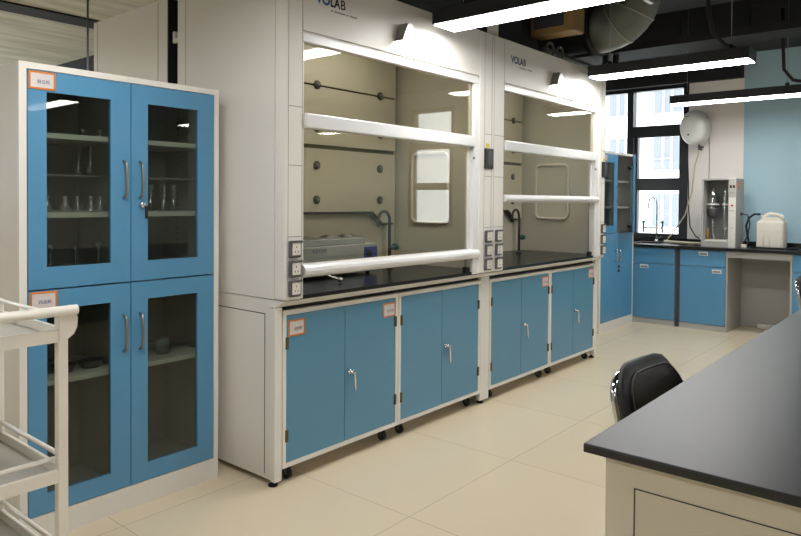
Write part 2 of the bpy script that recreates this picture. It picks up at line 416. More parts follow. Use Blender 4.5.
def gooseneck(parent, x, y, z):
    p = [(x,y,z),(x,y,z+.30)]+[(x,y-.055+.055*math.cos(t),z+.30+.06*math.sin(t)) for t in [math.radians(a) for a in (20,45,70,90,110,135,160,180)]]+[(x,y-.112,z+.26)]
    f = obj('faucet', MB().tube(p, .010, 10).lathe([(.024,0),(.024,.012),(.014,.02)],(x,y,z),'z',14), 'dark_grey', parent)
    obj('faucet_valve', MB().tube([(x+.0,y+.0,z+.13),(x+.0,y+.042,z+.13)], .012, 10), 'dark_grey', f)
    obj('faucet_knob', MB().lathe([(.021,0),(.021,.028),(.013,.034),(0,.034)],(x,y+.042,z+.13),'y',10), 'green_knob', f)
def fume_hood(ya, yb, oy0, oy1, sash_z, sash_h, ctrl_y, label, cy0, col_seams, fy):
    h = thing('fume_hood', label, 'fume hood', ((-3.13+XF)/2,(ya+yb)/2,.84))
    ZB, ZT = .845, 2.32
    # shell
    s = MB(); s.box(-3.13,XF-.073,ya,ya+.02,ZB,ZT-.0); s.box(-3.13,XF-.073,yb-.02,yb,ZB,ZT); s.box(-3.13,-3.11,ya+.02,yb-.02,ZB,ZT); s.box(-3.11,XF-.02,ya+.02,yb-.02,ZT-.02,ZT)
    obj('casing', s, 'white_side', h)
    g = MB()
    if ya < 2:
        g.box(-3.058,-3.055,ya-.0008,ya,ZB+.005,ZT); obj('casing_seams', g, 'soft_seam', h)
    obj('header_panel', MB().box(XF-.02,XF-.002,oy0,oy1,2.045,ZT).box(XF-.03,XF-.012,oy0,oy1,2.036,2.045), 'white_steel', h)
    # columns either side of the opening
    for a,b,left in ((ya,oy0,True),(oy1,yb,False)):
        c = obj('column', MB().box(XF-.0715,XF,a,b,ZB,ZT,.006), 'white_steel', h)
        g = MB(); i0, i1 = (a+.016,b-.006) if left else (a+.05,b-.008)
        if not left: i0 = a+.055
        g.box(XF,XF+.0006,i0-.0012,i0+.0012,ZB+.02,ZT-.01); g.box(XF,XF+.0006,i1-.0012,i1+.0012,ZB+.02,ZT-.01)
        for z in col_seams: g.box(XF,XF+.0006,i0,i1,z-.0015,z+.0015)
        obj('panel_seams', g, 'soft_seam', c)
        yc = (i0+i1)/2-(.006 if left else 0)
        for z in (1.070,.983,.897): socket(c, yc, z)
    cc = obj('controller', MB().box(XF,XF+.014,ctrl_y-.045,ctrl_y+.045,1.487,1.612,.004), 'black_plastic', h)
    obj('controller_screen', MB().box(XF+.0142,XF+.016,ctrl_y-.022,ctrl_y+.028,1.51,1.595,.002), 'dark_grey', cc)
    obj('warning_sticker', MB().box(XF,XF+.0015,ctrl_y-.018,ctrl_y+.014,1.618,1.642), 'yellow', h)
    # fixed frame of the opening
    f = MB(); f.box(XF-.05,XF-.004,oy0,oy1,1.995,2.034,.003); f.box(XF-.05,XF-.010,oy0,oy0+.012,ZB,1.995); f.box(XF-.05,XF-.004,oy1-.052,oy1,ZB,1.995,.003)
    obj('opening_frame', f, 'alu', h)
    obj('crossbar', MB().box(XF-.05,XF+.006,oy0+.012,oy1-.052,1.612,1.678,.006), 'alu', h)
    obj('fixed_glass', MB().box(XF-.028,XF-.023,oy0+.012,oy1-.052,1.678,1.995), 'glass', h)
    # sliding sash
    sf = obj('sash_frame', MB().box(XF-.045,XF-.03,oy1-.080,oy1-.054,sash_z,1.62), 'alu', h)
    obj('sash_glass', MB().box(XF-.040,XF-.035,oy0+.012,oy1-.080,sash_z+.01,1.64), 'glass', h)
    hb = MB(); zc = sash_z-sash_h/2+.012
    pr = [(XF-.055,zc-sash_h/2+.004),(XF-.055,zc+sash_h/2)]+[(XF-.012+.030*math.cos(t),zc+sash_h/2*math.sin(t)) for t in [math.radians(a) for a in (90,60,30,0,-30,-60,-90)]]
    hb.prism(pr, 'y', oy0+.004, oy1-.006)
    obj('sash_handle', hb, 'alu', h)
    obj('sash_stop', MB().box(XF-.05,XF-.02,oy1-.098,oy1-.060,ZB+.012,ZB+.045,.004), 'black_rubber', h)
    obj('sash_guide_rod', MB().tube([(XF-.045,oy1-.075,ZB+.04),(XF-.045,oy1-.075,sash_z)], .004, 8), 'steel', h)
    obj('guide_screw', MB().lathe([(.008,0),(.008,.01),(0,.012)],(XF-.002,oy1-.062,1.545),'x',10), 'mid_grey', h)
    # interior
    LX = -3.05
    la, lb_ = ya+.035, yb-.038
    l = MB(); l.box(LX,XF-.075,la-.010,la,ZB+.015,2.25); l.box(LX,XF-.075,lb_,lb_+.010,ZB+.015,2.25); l.box(LX-.01,LX,la-.010,lb_+.010,ZB+.015,2.25); l.box(LX,XF-.075,la-.010,lb_+.010,2.25,2.262)
    obj('inner_liner', l, 'liner', h)
    bx = -3.0; b = MB(); e = yb-.092; s0 = la+.004
    b.box(bx-.012,bx,s0,e,1.62,1.966); b.box(bx-.012,bx,s0,e,1.978,2.245)
    b.prism([(s0,1.215),(e-.215,1.215),(e-.115,1.138),(e,1.138),(e,1.595),(s0,1.595)], 'x', bx-.012, bx)
    b.box(LX+.002,bx-.014,e-.07,e-.05,ZB+.016,1.12)
    obj('baffle', b, 'liner', h)
    sl = MB(); sl.box(bx-.03,bx-.014,s0,e,1.585,1.63); sl.box(bx-.03,bx-.014,s0,e,1.95,1.99)
    sl.prism([(s0,1.200),(e-.220,1.200),(e-.118,1.122),(e,1.122),(e,1.145),(e-.115,1.145),(e-.215,1.222),(s0,1.222)], 'x', bx-.03, bx-.0135)
    obj('baffle_slot', sl, 'liner_dark', h)
    for y in (oy0+.20, oy0+.745, oy0+1.312):
        for z in (1.974,1.72,1.495,1.288): knob(h, bx, y, z)
    obj('access_window', MB().rrect_tube('y', lb_-.0115, -2.885, -2.587, 1.143, 1.60, .045, .011), 'white_steel', h)
    wt = MB(); wt.box(LX,XF-.075,la+.001,lb_-.001,ZB-.004,ZB+.014).box(XF-.075,XF-.012,oy0+.001,oy1-.001,ZB-.004,ZB+.014); obj('worktop', wt, 'epoxy', h)
    gooseneck(h, -2.84, fy, ZB+.014)
    obj('hood_fill_light', MB().box(-2.75,-2.62,oy0+.25,oy1-.25,2.225,2.2495,.004), 'hood_fill_glow', h)  # light strip added to lift the brightness inside the hood
    # spotlight on the header
    sy = cy0
    sp = obj('spotlight', MB().prism([(sy-.012,2.20),(sy+.020,2.205),(sy+.062,2.118),(sy-.052,2.106)], 'x', XF-.001, XF+.058), 'steel', h)
    obj('spotlight_lens', MB().prism([(sy-.050,2.1055),(sy+.060,2.1175),(sy+.060,2.1135),(sy-.050,2.1015)], 'x', XF+.004, XF+.054), 'led_glow', sp)
    # logo
    lg = obj('logo_letters', text_bm(MB(), 'VO', .062, XF-.002, oy0+.075, 2.186, bold=.0025, squeeze=1.0), 'logo_blue', h)
    obj('logo_letters', text_bm(text_bm(MB(), 'LA', .062, XF-.002, oy0+.164, 2.186, bold=.002, squeeze=.88), 'B', .062, XF-.002, oy0+.230, 2.186, bold=.0012), 'logo_black', h)
    t = MB(); yy = oy0+.17
    for wd in (.012,.07,.012,.05):
        t.box(XF-.002,XF-.0012,yy,yy+wd,2.162,2.169); yy += wd+.010
    obj('logo_underline', t, 'mid_grey', h)
    return h
fume_hood(1.94,3.604,2.042,3.460,.985,.058,3.556,'nearer white fume hood with grey water bath inside and lowered glass sash',2.715,(1.70,1.44,1.125),3.275)
fume_hood(3.606,5.310,3.746,5.180,1.318,.050,5.285,'farther white fume hood with glass sash raised halfway and empty black worktop',4.405,(1.70,1.44,1.125),4.90)

# spot light output of the two header lamps
for y in (2.735,4.425):
    ld = bpy.data.lights.new('header_spot_light','SPOT'); ld.energy = 4; ld.spot_size = math.radians(95); ld.spot_blend = .25; ld.shadow_soft_size = .012; ld.color = (1,.97,.92)
    lo = bpy.data.objects.new('header_spot_light', ld); COL.objects.link(lo); lo.location = (XF+.034,y+.03,2.100)
    lo.rotation_euler = Vector((-.12,.80,-.42)).to_track_quat('-Z','Y').to_euler()

# support frame under the hoods
fr = thing('hood_support_frame', 'white steel frame of posts and rails carrying both fume hoods', 'support frame', (-2.75,3.6,0))
XB = -2.35
obj('side_panel', MB().box(-3.12,XB-.032,1.945,1.962,.03,.8405), 'white_side', fr)
obj('side_panel_seam', MB().box(-3.05,XB-.075,1.9438,1.945,.772,.776).box(XB-.078,XB-.074,1.9438,1.945,.05,.776), 'seam', fr)
for a,b in ((1.94,1.982),(3.592,3.690),(5.285,5.335)):
    obj('post', MB().box(XB-.03,XB,a,b,.025,.806,.003), 'white_steel', fr)
    obj('post', MB().box(-3.12,-3.08,a,b,.025,.8405,.003), 'white_steel', fr)
    obj('foot', MB().lathe([(.022,0),(.022,.008),(.008,.012),(.008,.03)],(XB-.035,(a+b)/2,0),'z',12), 'black_rubber', fr)
    obj('foot', MB().lathe([(.022,0),(.022,.008),(.008,.012),(.008,.03)],(-3.10,(a+b)/2,0),'z',12), 'black_rubber', fr)
obj('front_lip', MB().prism([(XB-.06,.808),(XB-.004,.808),(XF-.006,.8405),(XB-.06,.8405)], 'y', 1.942, 5.335), 'white_steel', fr)
obj('gap_shade_strip', MB().box(XB-.028,XB-.022,1.983,3.591,.789,.8075).box(XB-.028,XB-.022,3.691,5.284,.789,.8075), 'black_rubber', fr)  # black inset strip that paints the shade in the gap below the lip
obj('top_rail', MB().box(-3.08,XB-.06,1.965,5.33,.815,.8405), 'white_side', fr)
obj('far_side_panel', MB().box(-3.12,XB-.032,5.318,5.334,.03,.815), 'white_side', fr)

# base cabinets on casters
def base_cabinet(ya, yb, zt, label, cards, hl):
    c = thing('base_cabinet', label, 'cabinet', (-2.7,(ya+yb)/2,0), 'cabinets under the fume hoods')
    x = XB
    zb = .075
    obj('cabinet_body', MB().box(-3.02,x-.022,ya+.004,yb-.004,zb+.012,zt-.004), 'white_side', c)
    fb = .020
    obj('face_frame', MB().frame_x(x-.022,x,ya,yb,zb,zt,ya+fb,yb-fb,zb+fb,zt-fb), 'white_steel', c)
    ym = (ya+yb)/2-.004
    for k,(a,b) in enumerate(((ya+fb+.002,ym-.0015),(ym+.0015,yb-fb-.002))):
        d = obj('door', MB().box(x-.021,x-.002,a,b,zb+fb+.002,zt-fb-.002,.0015), 'blue_door', c)
        hy = a+.001 if k == 0 else b-.001
        for z in (.22,.64):
            obj('hinge', MB().box(x-.004,x+.006,hy-.008,hy+.008,z-.028,z+.028,.003), 'bronze', d)
        if k == 1:
            hy = ym+.030; hz = .425
            obj('handle', MB().lathe([(.013,0),(.013,.010),(.008,.016),(0,.016)],(x-.002,hy,hz+.012),'x',14).tube([(x+.012,hy-.004,hz+.014),(x+.022,hy+.018,hz+.008),(x+.022,hy+.022,hz-.085)],[.009,.0085,.006],8), 'chrome', d)
        if cards[k]:
            w = .098
            label_card(d, x-.002, (a+.010 if k == 0 else b-w-.002), .742 if k == 0 else .745, w, .074, '试剂柜')
    for y in (ya+.07,yb-.07):
        for X_ in (x-.05,-2.96):
            cs = obj('caster', MB().lathe([(.0,-.010),(.024,-.010),(.025,-.006),(.025,.006),(.024,.010),(0,.010)],(X_,y,.026),'y',16), 'black_rubber', c)
            obj('caster_fork', MB().box(X_-.014,X_+.010,y-.016,y-.012,.022,.072).box(X_-.014,X_+.010,y+.012,y+.016,.022,.072).box(X_-.02,X_+.02,y-.02,y+.02,.066,.0745), 'dark_grey', cs)
    return c
base_cabinet(1.986,2.786,.788,'blue two door cabinet with two orange edged labels under the nearer hood',(1,1),0)
base_cabinet(2.790,3.588,.788,'blue two door cabinet without labels under the nearer hood',(0,0),0)
base_cabinet(3.695,4.510,.785,'blue two door cabinet left under the farther hood, one orange label',(0,1),0)
base_cabinet(4.514,5.282,.782,'blue two door cabinet at the far end of the hood row',(0,1),0)

# hood standing back to back behind
bh = thing('fume_hood', 'pale side of a fume hood standing back to back behind the glass door cabinet', 'fume hood', (-3.66,2.8,0))
obj('casing', MB().box(-4.035,-3.232,1.94,3.60,0,2.335), 'white_side', bh)
obj('gap_shade_panel', MB().box(-3.2315,-3.224,1.945,3.60,0,2.335), 'black_rubber', bh)  # black sheet added so the gap between the hoods stays in shade
obj('casing_seams', MB().box(-3.992,-3.989,1.9388,1.94,.02,2.33).box(-3.32,-3.317,1.9388,1.94,.02,2.33), 'soft_seam', bh)
tag(obj('pipe_clamp', MB().box(-3.205,-3.155,1.955,1.979,2.10,2.125,.004).box(-3.205,-3.185,1.955,1.979,2.125,2.16,.004), 'socket_white'), 'small white bracket in the dark gap between the hoods', 'bracket')
tag(obj('gap_shade_tube', MB().tube([(-3.18,2.02,0),(-3.18,2.02,3.3)],.040,14), 'black_rubber'), 'black vertical tube added to darken the gap between the hoods', 'pipe')  # black filler tube, its colour stands in for shade in the gap

# ---------------- water bath in the nearer hood
wb = thing('water_bath', 'grey water bath with ring lids and blue control panel inside the nearer hood', 'water bath', (-2.8,2.66,.859))
obj('bath_body', MB().box(-2.93,-2.68,2.30,2.98,.875,1.035,.006), 'bath_grey', wb)
obj('bath_body', MB().box(-2.93,-2.70,2.31,2.90,1.035,1.07,.004), 'bath_grey', wb)
for y in (2.40,2.56,2.72,2.86):
    r = MB()
    for rr,z in ((.07,0),(.052,.005),(.034,.010)):
        r.lathe([(rr,0),(rr,.006),(rr-.014,.006),(rr-.014,0)],(-2.815,y,1.0702+z),'z',24)
    obj('ring_lid', r, 'steel', wb)
pn = obj('control_panel', MB().box(-2.679,-2.674,2.865,2.975,.895,1.018,.002), 'deep_blue', wb)
obj('display', MB().box(-2.6738,-2.672,2.885,2.925,.96,1.0), 'black_plastic', pn)
obj('knob', MB().lathe([(.012,0),(.010,.014),(0,.014)],(-2.6738,2.95,.95),'x',12), 'black_plastic', pn)
for a in (2.34,2.93):
    for x in (-2.90,-2.71): obj('foot', MB().lathe([(.012,0),(.012,.0172)],(x,a,.8592),'z',10), 'black_rubber', wb)
obj('drain_tap', MB().tube([(-2.68,2.47,.900),(-2.60,2.48,.896),(-2.51,2.49,.876)],.006,8).lathe([(0,-.012),(.012,-.008),(.014,0),(.012,.008),(0,.012)],(-2.50,2.495,.8745),'y',12), 'chrome', wb)
obj('plate_text', text_bm(MB(), '恒温水浴锅', .022, -2.6795, 2.46, 1.005), 'ink', wb)

# ================================================================== FAR TALL CABINET
X = -2.745
tc = thing('storage_cabinet', 'tall narrow blue cabinet with one glass door ajar, between farther hood and window', 'cabinet', (-2.95,6.70,0))
ya, yb, zt = 6.275, 7.13, 1.79
obj('cabinet_shell', MB().box(-3.18,X-.022,ya,ya+.018,0,zt).box(-3.18,X-.022,yb-.018,yb,0,zt).box(-3.18,X-.022,ya+.018,yb-.018,zt-.018,zt), 'white_side', tc)
obj('face_frame', MB().box(X-.022,X,ya,ya+.027,0,zt).box(X-.022,X,yb-.024,yb,0,zt).box(X-.022,X,ya+.027,yb-.024,zt-.024,zt).box(X-.022,X,ya+.027,yb-.024,0,.095), 'white_steel', tc)
obj('interior_lining', MB().box(-3.175,-3.16,ya+.018,yb-.018,.02,zt-.018).box(-3.16,X-.03,ya+.018,ya+.026,.02,zt-.018).box(-3.16,X-.03,yb-.026,yb-.018,.02,zt-.018)
    .box(-3.16,X-.03,ya+.026,yb-.026,.08,.095).box(-3.16,X-.03,ya+.026,yb-.026,.945,.96), 'panel_grey', tc)
for z in (1.51,1.24): obj('shelf', MB().box(-3.15,-2.79,ya+.027,yb-.027,z-.02,z), 'shelf_steel', tc)
y0, ym, y1 = ya+.030, 6.692, yb-.027
cab_door(tc, X, y0,ym-.002,.975,zt-.027,(y0+.055,ym-.085,1.05,1.68),ym-.035,1.29,1.44,'glass_cab')
e1 = obj('door', MB().box(X-.02,X,y0,ym-.002,.098,.969,.001), 'blue', tc)
e2 = obj('door', MB().box(X-.02,X,ym+.002,y1,.098,.969,.001), 'blue', tc)
for d,hy in ((e1,ym-.035),(e2,ym+.040)):
    obj('handle', MB().tube([(X-.001,hy,.80),(X+.022,hy,.79),(X+.026,hy,.74),(X+.022,hy,.69),(X-.001,hy,.68)],.0065,8), 'chrome', d)
obj('lock', MB().lathe([(.014,0),(.014,.012),(0,.014)],(X,ym+.045,.63),'x',12).lathe([(.014,0),(.014,.012),(0,.014)],(X,ym+.045,.585),'x',12), 'black_plastic', e2)
# open door: hinged on the far side, swung out
od = obj('door', MB().frame_x(X-.02,X,ym+.002,y1,.975,zt-.027,ym+.085,y1-.055,1.05,1.68), 'blue', tc, org=(X-.01,y1,.975))
obj('glass_pane', MB().box(X-.013,X-.009,ym+.085,y1-.055,1.05,1.68), 'glass_cab', od, org=(X-.01,y1,.975))
for z in (1.03,1.64):
    obj('hinge_arm', MB().box(X-.060,X-.021,y1-.10,y1-.05,z-.012,z+.012,.004).tube([(X-.024,y1-.14,z),(X-.05,y1-.18,z+.01),(X-.06,y1-.13,z+.015),(X-.05,y1-.08,z)],.006,8), 'black_plastic', od, org=(X-.01,y1,.975))
od.rotation_euler.z = math.radians(24)
label_card(tc, X+.0002, y0+.03, 1.752, .085, .058, '药品柜')

# ================================================================== FAR BENCH
BF = 7.20
def bench_cab(x0,x1,label,handle_side):
    c = thing('bench_cabinet', label, 'cabinet', ((x0+x1)/2,7.5,0), 'blue cabinets of the far bench')
    obj('cabinet_body', MB().box(x0,x1,BF+.021,7.79,.057,.808), 'panel_grey', c)
    obj('plinth', MB().box(x0,x1,BF+.005,7.79,0,.056), 'panel_grey', c)
    dr = obj('drawer_front', MB().box(x0+.002,x1-.002,BF,BF+.02,.645,.803,.002), 'blue', c)
    d = obj('door', MB().box(x0+.002,x1-.002,BF,BF+.02,.060,.639,.002), 'blue', c)
    def pull(par,x,z):
        p = obj('handle', MB().frame_x(BF-.004,BF-.0002,x-.045,x+.045,z-.02,z+.02,x-.036,x+.036,z-.012,z+.008), 'steel', par) if False else \
            obj('handle', MB().box(x-.045,x+.045,BF-.006,BF-.0002,z-.02,z+.02,.002), 'alu', par)
        obj('finger_recess', MB().box(x-.036,x+.036,BF-.0072,BF-.0062,z-.012,z+.006), 'mid_grey', p)
    if handle_side == 'l': pull(d, x0+.125, .607)
    else:
        pull(d, x1-.08, .600); pull(dr, (x0+x1)/2+.01, .772)
    return c
bench_cab(-2.775,-2.335,'blue cabinet under the sink with a drawer front, beside the tall blue cabinet','l')
bench_cab(-2.285,-1.845,'blue bench cabinet with silver drawer handle, below the boxy instrument','r')
bench_cab(-1.262,-.80,'blue bench cabinet right of the grey knee space, at the photo edge','l')
kp = thing('knee_panel', 'grey steel surround of the open knee space under the black bench', 'panel', (-1.55,7.5,0))
obj('side_panel', MB().box(-1.843,-1.828,BF+.005,7.79,0,.808), 'panel_grey', kp)
obj('side_panel', MB().box(-1.282,-1.264,BF+.005,7.79,0,.808), 'panel_grey', kp)
obj('back_panel', MB().box(-1.828,-1.282,7.74,7.755,0,.808), 'panel_grey', kp)
obj('front_rail', MB().box(-1.828,-1.282,BF+.01,BF+.03,.745,.808), 'panel_grey', kp)
tag(obj('filler_strip', MB().box(-2.330,-2.290,BF+.015,BF+.03,0,.808), 'dark_grey'), 'dark filler strip between the two blue bench cabinets', 'filler strip')
wt = thing('bench_worktop', 'black worktop running along the far wall under the window', 'worktop', (-1.8,7.5,.81))
obj('slab', MB().box(-3.0,-2.84,7.17,7.80,.81,.84).box(-2.84,-2.52,7.17,7.32,.81,.84).box(-2.84,-2.52,7.66,7.80,.81,.84).box(-2.52,-.60,7.17,7.80,.81,.84), 'counter_black', wt)
obj('sink_rim', MB().frame_x(0,1,0,1,0,1,.1,.9,.1,.9) if False else MB().box(-2.86,-2.50,7.30,7.32,.84,.844).box(-2.86,-2.50,7.66,7.68,.84,.844).box(-2.86,-2.84,7.32,7.66,.84,.844).box(-2.52,-2.50,7.32,7.66,.84,.844), 'steel', wt)
obj('back_upstand', MB().box(-3.0,-.60,7.785,7.80,.84,.885), 'counter_black', wt)
# tall lab tap
tp = thing('lab_faucet', 'tall chrome lab faucet with green knobs standing in front of the window', 'faucet', (-2.70,7.60+.1,.8402))
fx, fy = -2.70, 7.70
obj('spout', MB().tube([(fx,fy,.8402),(fx,fy,1.26)]+[(fx-.045+.045*math.cos(t),fy-.01,1.27+.07*math.sin(t)) for t in [math.radians(a) for a in (20,50,80,110,140,170)]]+[(fx-.095,fy-.01,1.21)],.009,10).lathe([(.025,0),(.025,.01),(.012,.03)],(fx,fy,.8402),'z',14), 'chrome', tp)
obj('cross_arm', MB().tube([(fx-.15,fy,1.0),(fx+.07,fy,1.0)],.008,8), 'chrome', tp)
for dx in (-.15,.06):
    n = obj('side_nozzle', MB().tube([(fx+dx,fy,1.05),(fx+dx,fy,.98),(fx+dx+.012,fy-.02,.95)],.010,8), 'black_plastic', tp)
    obj('valve_knob', MB().lathe([(.016,0),(.018,.015),(.012,.03),(0,.03)],(fx+dx,fy,1.05),'z',10), 'green_knob', n)
obj('lever', MB().tube([(fx,fy,.88),(fx+.07,fy-.02,.90)],.007,8), 'dark_grey', tp)

# distiller instrument
ds = thing('distillation_unit', 'boxy grey laboratory instrument with glass vessels and white control panel on the bench', 'instrument', (-1.95,7.45,.8402))
xa, xb, xp, ya, yb, z0, z1 = -2.108,-1.784,-1.852,7.30,7.60,.8402,1.53
obj('housing', MB().box(xa,xa+.016,ya,yb,z0,z1).box(xa+.016,xp,yb-.015,yb,z0,z1).box(xa+.016,xp,ya,yb-.015,z1-.014,z1).box(xa+.016,xp,ya,yb-.015,z0,z0+.055).box(xp,xb,ya+.004,yb,z0,z1,.003), 'panel_grey', ds)
obj('inner_back', MB().box(xa+.017,xp-.001,yb-.022,yb-.016,z0+.056,z1-.015), 'dist_inside', ds)
cp = obj('control_panel', MB().box(xp,xb,ya-.004,ya+.003,z0,z1,.001), 'heater_white', ds)
obj('upper_panel', MB().box(xp+.002,xb-.002,ya-.0052,ya-.0042,z1-.19,z1-.004), 'panel_grey', cp)
for dx in (.010,.038): obj('display', MB().box(xp+dx,xp+dx+.020,ya-.0064,ya-.0053,z1-.095,z1-.068), 'display_red', cp)
for dx in (.014,.042): obj('button', MB().box(xp+dx,xp+dx+.012,ya-.0064,ya-.0053,z1-.15,z1-.138), 'mid_grey', cp)
obj('emblem', MB().lathe([(.011,0),(.011,.001)],(xp+.034,ya-.0052,z1-.27),'y',14), 'red_mark', cp)
obj('panel_text', text_bm(text_bm(MB(), '蒸馏仪', .018, xp+.006, ya-.0042, z1-.33, 'y'), '加碱', .014, xp+.018, ya-.0042, z1-.50,'y'), 'mid_grey', cp)
obj('side_sticker', MB().box(xb,xb+.001,7.36,7.42,1.42,1.505), 'orange', ds)
obj('power_inlet', MB().box(xb,xb+.008,7.48,7.52,1.16,1.19,.002), 'black_plastic', ds)
v1 = obj('glass_bulb', MB().lathe([(.010,-.08),(.016,-.06),(.040,-.04),(.052,0),(.050,.08),(.046,.12),(.030,.17),(.014,.19),(.012,.22)],(-2.03,7.42,1.22),'z',18), 'glass_ware', ds)
obj('bulb_clamp', MB().lathe([(.058,0),(.058,.014),(.053,.014),(.053,0)],(-2.03,7.42,1.262),'z',20), 'alu', ds)
obj('bulb_base', MB().lathe([(.012,-.03),(.045,0),(.054,.05),(.054,.07),(.05,.07)],(-2.03,7.42,1.155),'z',18), 'dark_grey', ds)
obj('condenser', MB().lathe([(.012,0),(.024,.02),(.026,.10),(.026,.34),(.014,.38),(.012,.42)],(-1.915,7.42,1.0),'z',16), 'glass_ware', ds)
obj('condenser_clamp', MB().lathe([(.030,0),(.030,.014),(.027,.014),(.027,0)],(-1.915,7.42,1.262),'z',20), 'alu', ds)
obj('condenser_coil', MB().tube([(-1.915+.014*math.cos(k*.7),7.42+.014*math.sin(k*.7),1.03+k*.0065) for k in range(46)],.003,6), 'glass_ware', ds)
obj('delivery_tube', MB().tube([(-2.03,7.42,1.15),(-2.03,7.42,.98),(-2.0,7.40,.90)],.008,8).tube([(-1.915,7.42,1.0),(-1.915,7.40,.93)],.006,8), 'glass_ware', ds)
obj('reagent_tube', MB().tube([(-2.075,7.40,1.02),(-2.075,7.40,.88)],.011,8), 'amber', ds)
obj('drip_tray', MB().box(xa+.03,xp-.01,ya+.01,ya+.2,z0+.056,z0+.066,.002), 'alu', ds)
obj('crossing_hose', MB().tube([(-2.10,7.36,.905),(-2.02,7.35,.912),(-1.93,7.36,.905),(-1.87,7.37,.915)],.005,8), 'hose_cream', ds)
tag(obj('power_cable', MB().tube([(xb+.008,7.50,1.175),(xb+.06,7.50,1.165),(xb+.085,7.50,1.08),(xb+.065,7.50,.95),(xb+.03,7.50,.88),(xb+.025,7.50,.850)],.007,8), 'dark_grey'), 'dark power cable looping down the right side of the boxy instrument', 'cable')
# jerrycan
jc = thing('jerrycan', 'white plastic jerrycan with top handle standing on the black bench', 'jerrycan', (-1.47,7.49,.8402))
jx0,jx1,jy0,jy1,jz = -1.622,-1.378,7.40,7.58,.8402
b_ = MB(); b_.box(jx0,jx1,jy0,jy1,jz,jz+.27,.022,seg=3); b_.prism([(jx0+.02,jz+.268),(jx0+.055,jz+.305),(jx1-.055,jz+.310),(jx1-.012,jz+.268)],'y',jy0+.018,jy1-.018)
obj('body', b_, 'jerry', jc)
obj('handle', MB().tube([(jx0+.055,7.49,jz+.295),(jx0+.075,7.49,jz+.328),(jx0+.105,7.49,jz+.342),(jx1-.075,7.49,jz+.334),(jx1-.035,7.49,jz+.320),(jx1-.022,7.49,jz+.285)],.017,10), 'jerry', jc)
obj('cap', MB().lathe([(.026,0),(.026,.03),(.022,.034),(0,.034)],(jx0+.036,7.49,jz+.290),'z',16), 'jerry', jc)
obj('moulded_ribs', MB().tube([(jx0+.04,jy0,jz+.19),(-1.53,jy0-.001,jz+.175),(-1.47,jy0-.001,jz+.17),(-1.41,jy0-.001,jz+.175),(jx1-.04,jy0,jz+.19)],.004,6).tube([(-1.555,jy0,jz+.02),(-1.555,jy0,jz+.13),(-1.53,jy0,jz+.15),(-1.50,jy0,jz+.13),(-1.50,jy0,jz+.02)],.004,6).tube([(-1.44,jy0,jz+.02),(-1.44,jy0,jz+.15)],.004,6).tube([(-1.40,jy0,jz+.02),(-1.40,jy0,jz+.15)],.004,6), 'jerry', jc)
tag(obj('hose', MB().tube([(jx0+.025,7.46,jz+.335),(jx0-.03,7.46,jz+.335),(jx0-.075,7.46,jz+.30),(jx0-.10,7.45,jz+.22),(jx0-.085,7.44,jz+.13),(jx0-.07,7.43,jz+.06),(jx0-.10,7.42,jz+.02),(jx0-.14,7.42,jz+.012)],.010,8), 'black_rubber'), 'black hose curving from the jerrycan mouth down to the bench', 'hose')
tag(obj('hose', MB().tube([(-1.335,7.45,jz+.010),(-1.27,7.44,jz+.012),(-1.22,7.45,jz+.06),(-1.16,7.46,jz+.12),(-1.06,7.48,jz+.19)],.012,8), 'black_rubber'), 'black hose rising from the bench right of the jerrycan', 'hose')
tag(obj('cable', MB().tube([(-1.66,7.38,jz+.0085),(-1.50,7.35,jz+.0085),(-1.33,7.36,jz+.0085),(-1.20,7.40,jz+.02),(-1.10,7.42,jz+.05),(-.98,7.45,jz+.12)],.008,8), 'black_rubber'), 'black cable lying on the bench in front of the jerrycan', 'cable')
tag(obj('plug_adapter', MB().box(-1.755,-1.705,7.38,7.42,jz,jz+.032,.004), 'socket_white'), 'small white plug adapter between instrument and jerrycan', 'adapter')
tag(obj('drain_hose', MB().tube([(-2.56,7.55,.862),(-2.50,7.50,.862),(-2.42,7.46,.862),(-2.30,7.44,.862),(-2.20,7.44,.862),(-2.125,7.44,.860)],.013,8), 'hose_cream'), 'cream hose lying on the worktop from the sink to the instrument', 'hose')
tag(obj('power_strip', MB().box(-1.66,-1.47,7.68,7.735,.0,.045,.01), 'socket_white'), 'white power strip on the floor inside the knee space', 'power strip')

# ================================================================== WATER HEATER
wh = thing('water_heater', 'small white oval water heater hung on the wall right of the window', 'water heater', (-2.30,7.66,1.89))
hc = (-2.265,7.50,2.085)
prof = [(0,-.022),(.09,-.020),(.125,-.008),(.145,.02),(.155,.08),(.155,.20),(.145,.27),(.12,.295),(0,.295)]
hm = MB().lathe(prof, (0,0,0), 'y', 32)
for v in hm.bm.verts: v.co = Vector((v.co.x*0.95+hc[0]-v.co.y*.10, v.co.y+hc[1], v.co.z*1.22+hc[2]))
obj('tank', hm, 'heater_white', wh)
obj('brand_mark', MB().box(-2.345,-2.30,hc[1]-.0225,hc[1]-.0215,2.195,2.203), 'dark_grey', wh)
obj('dial', MB().lathe([(.010,-.006),(.010,0)],(-2.305,hc[1]-.021,2.005),'y',12), 'dark_grey', wh)
obj('valve', MB().tube([(-2.235,7.62,1.92),(-2.235,7.62,1.86),(-2.20,7.60,1.85)],.012,8).box(-2.215,-2.185,7.58,7.62,1.865,1.885,.003), 'dark_grey', wh)
tag(obj('heater_cable', MB().tube([(-2.36,7.62,1.885),(-2.365,7.66,1.80),(-2.375,7.74,1.5),(-2.375,7.76,1.20),(-2.36,7.765,1.02),(-2.30,7.76,.92),(-2.25,7.74,.895)],.006,8), 'black_rubber'), 'black cable hanging from the water heater down to the bench', 'cable')
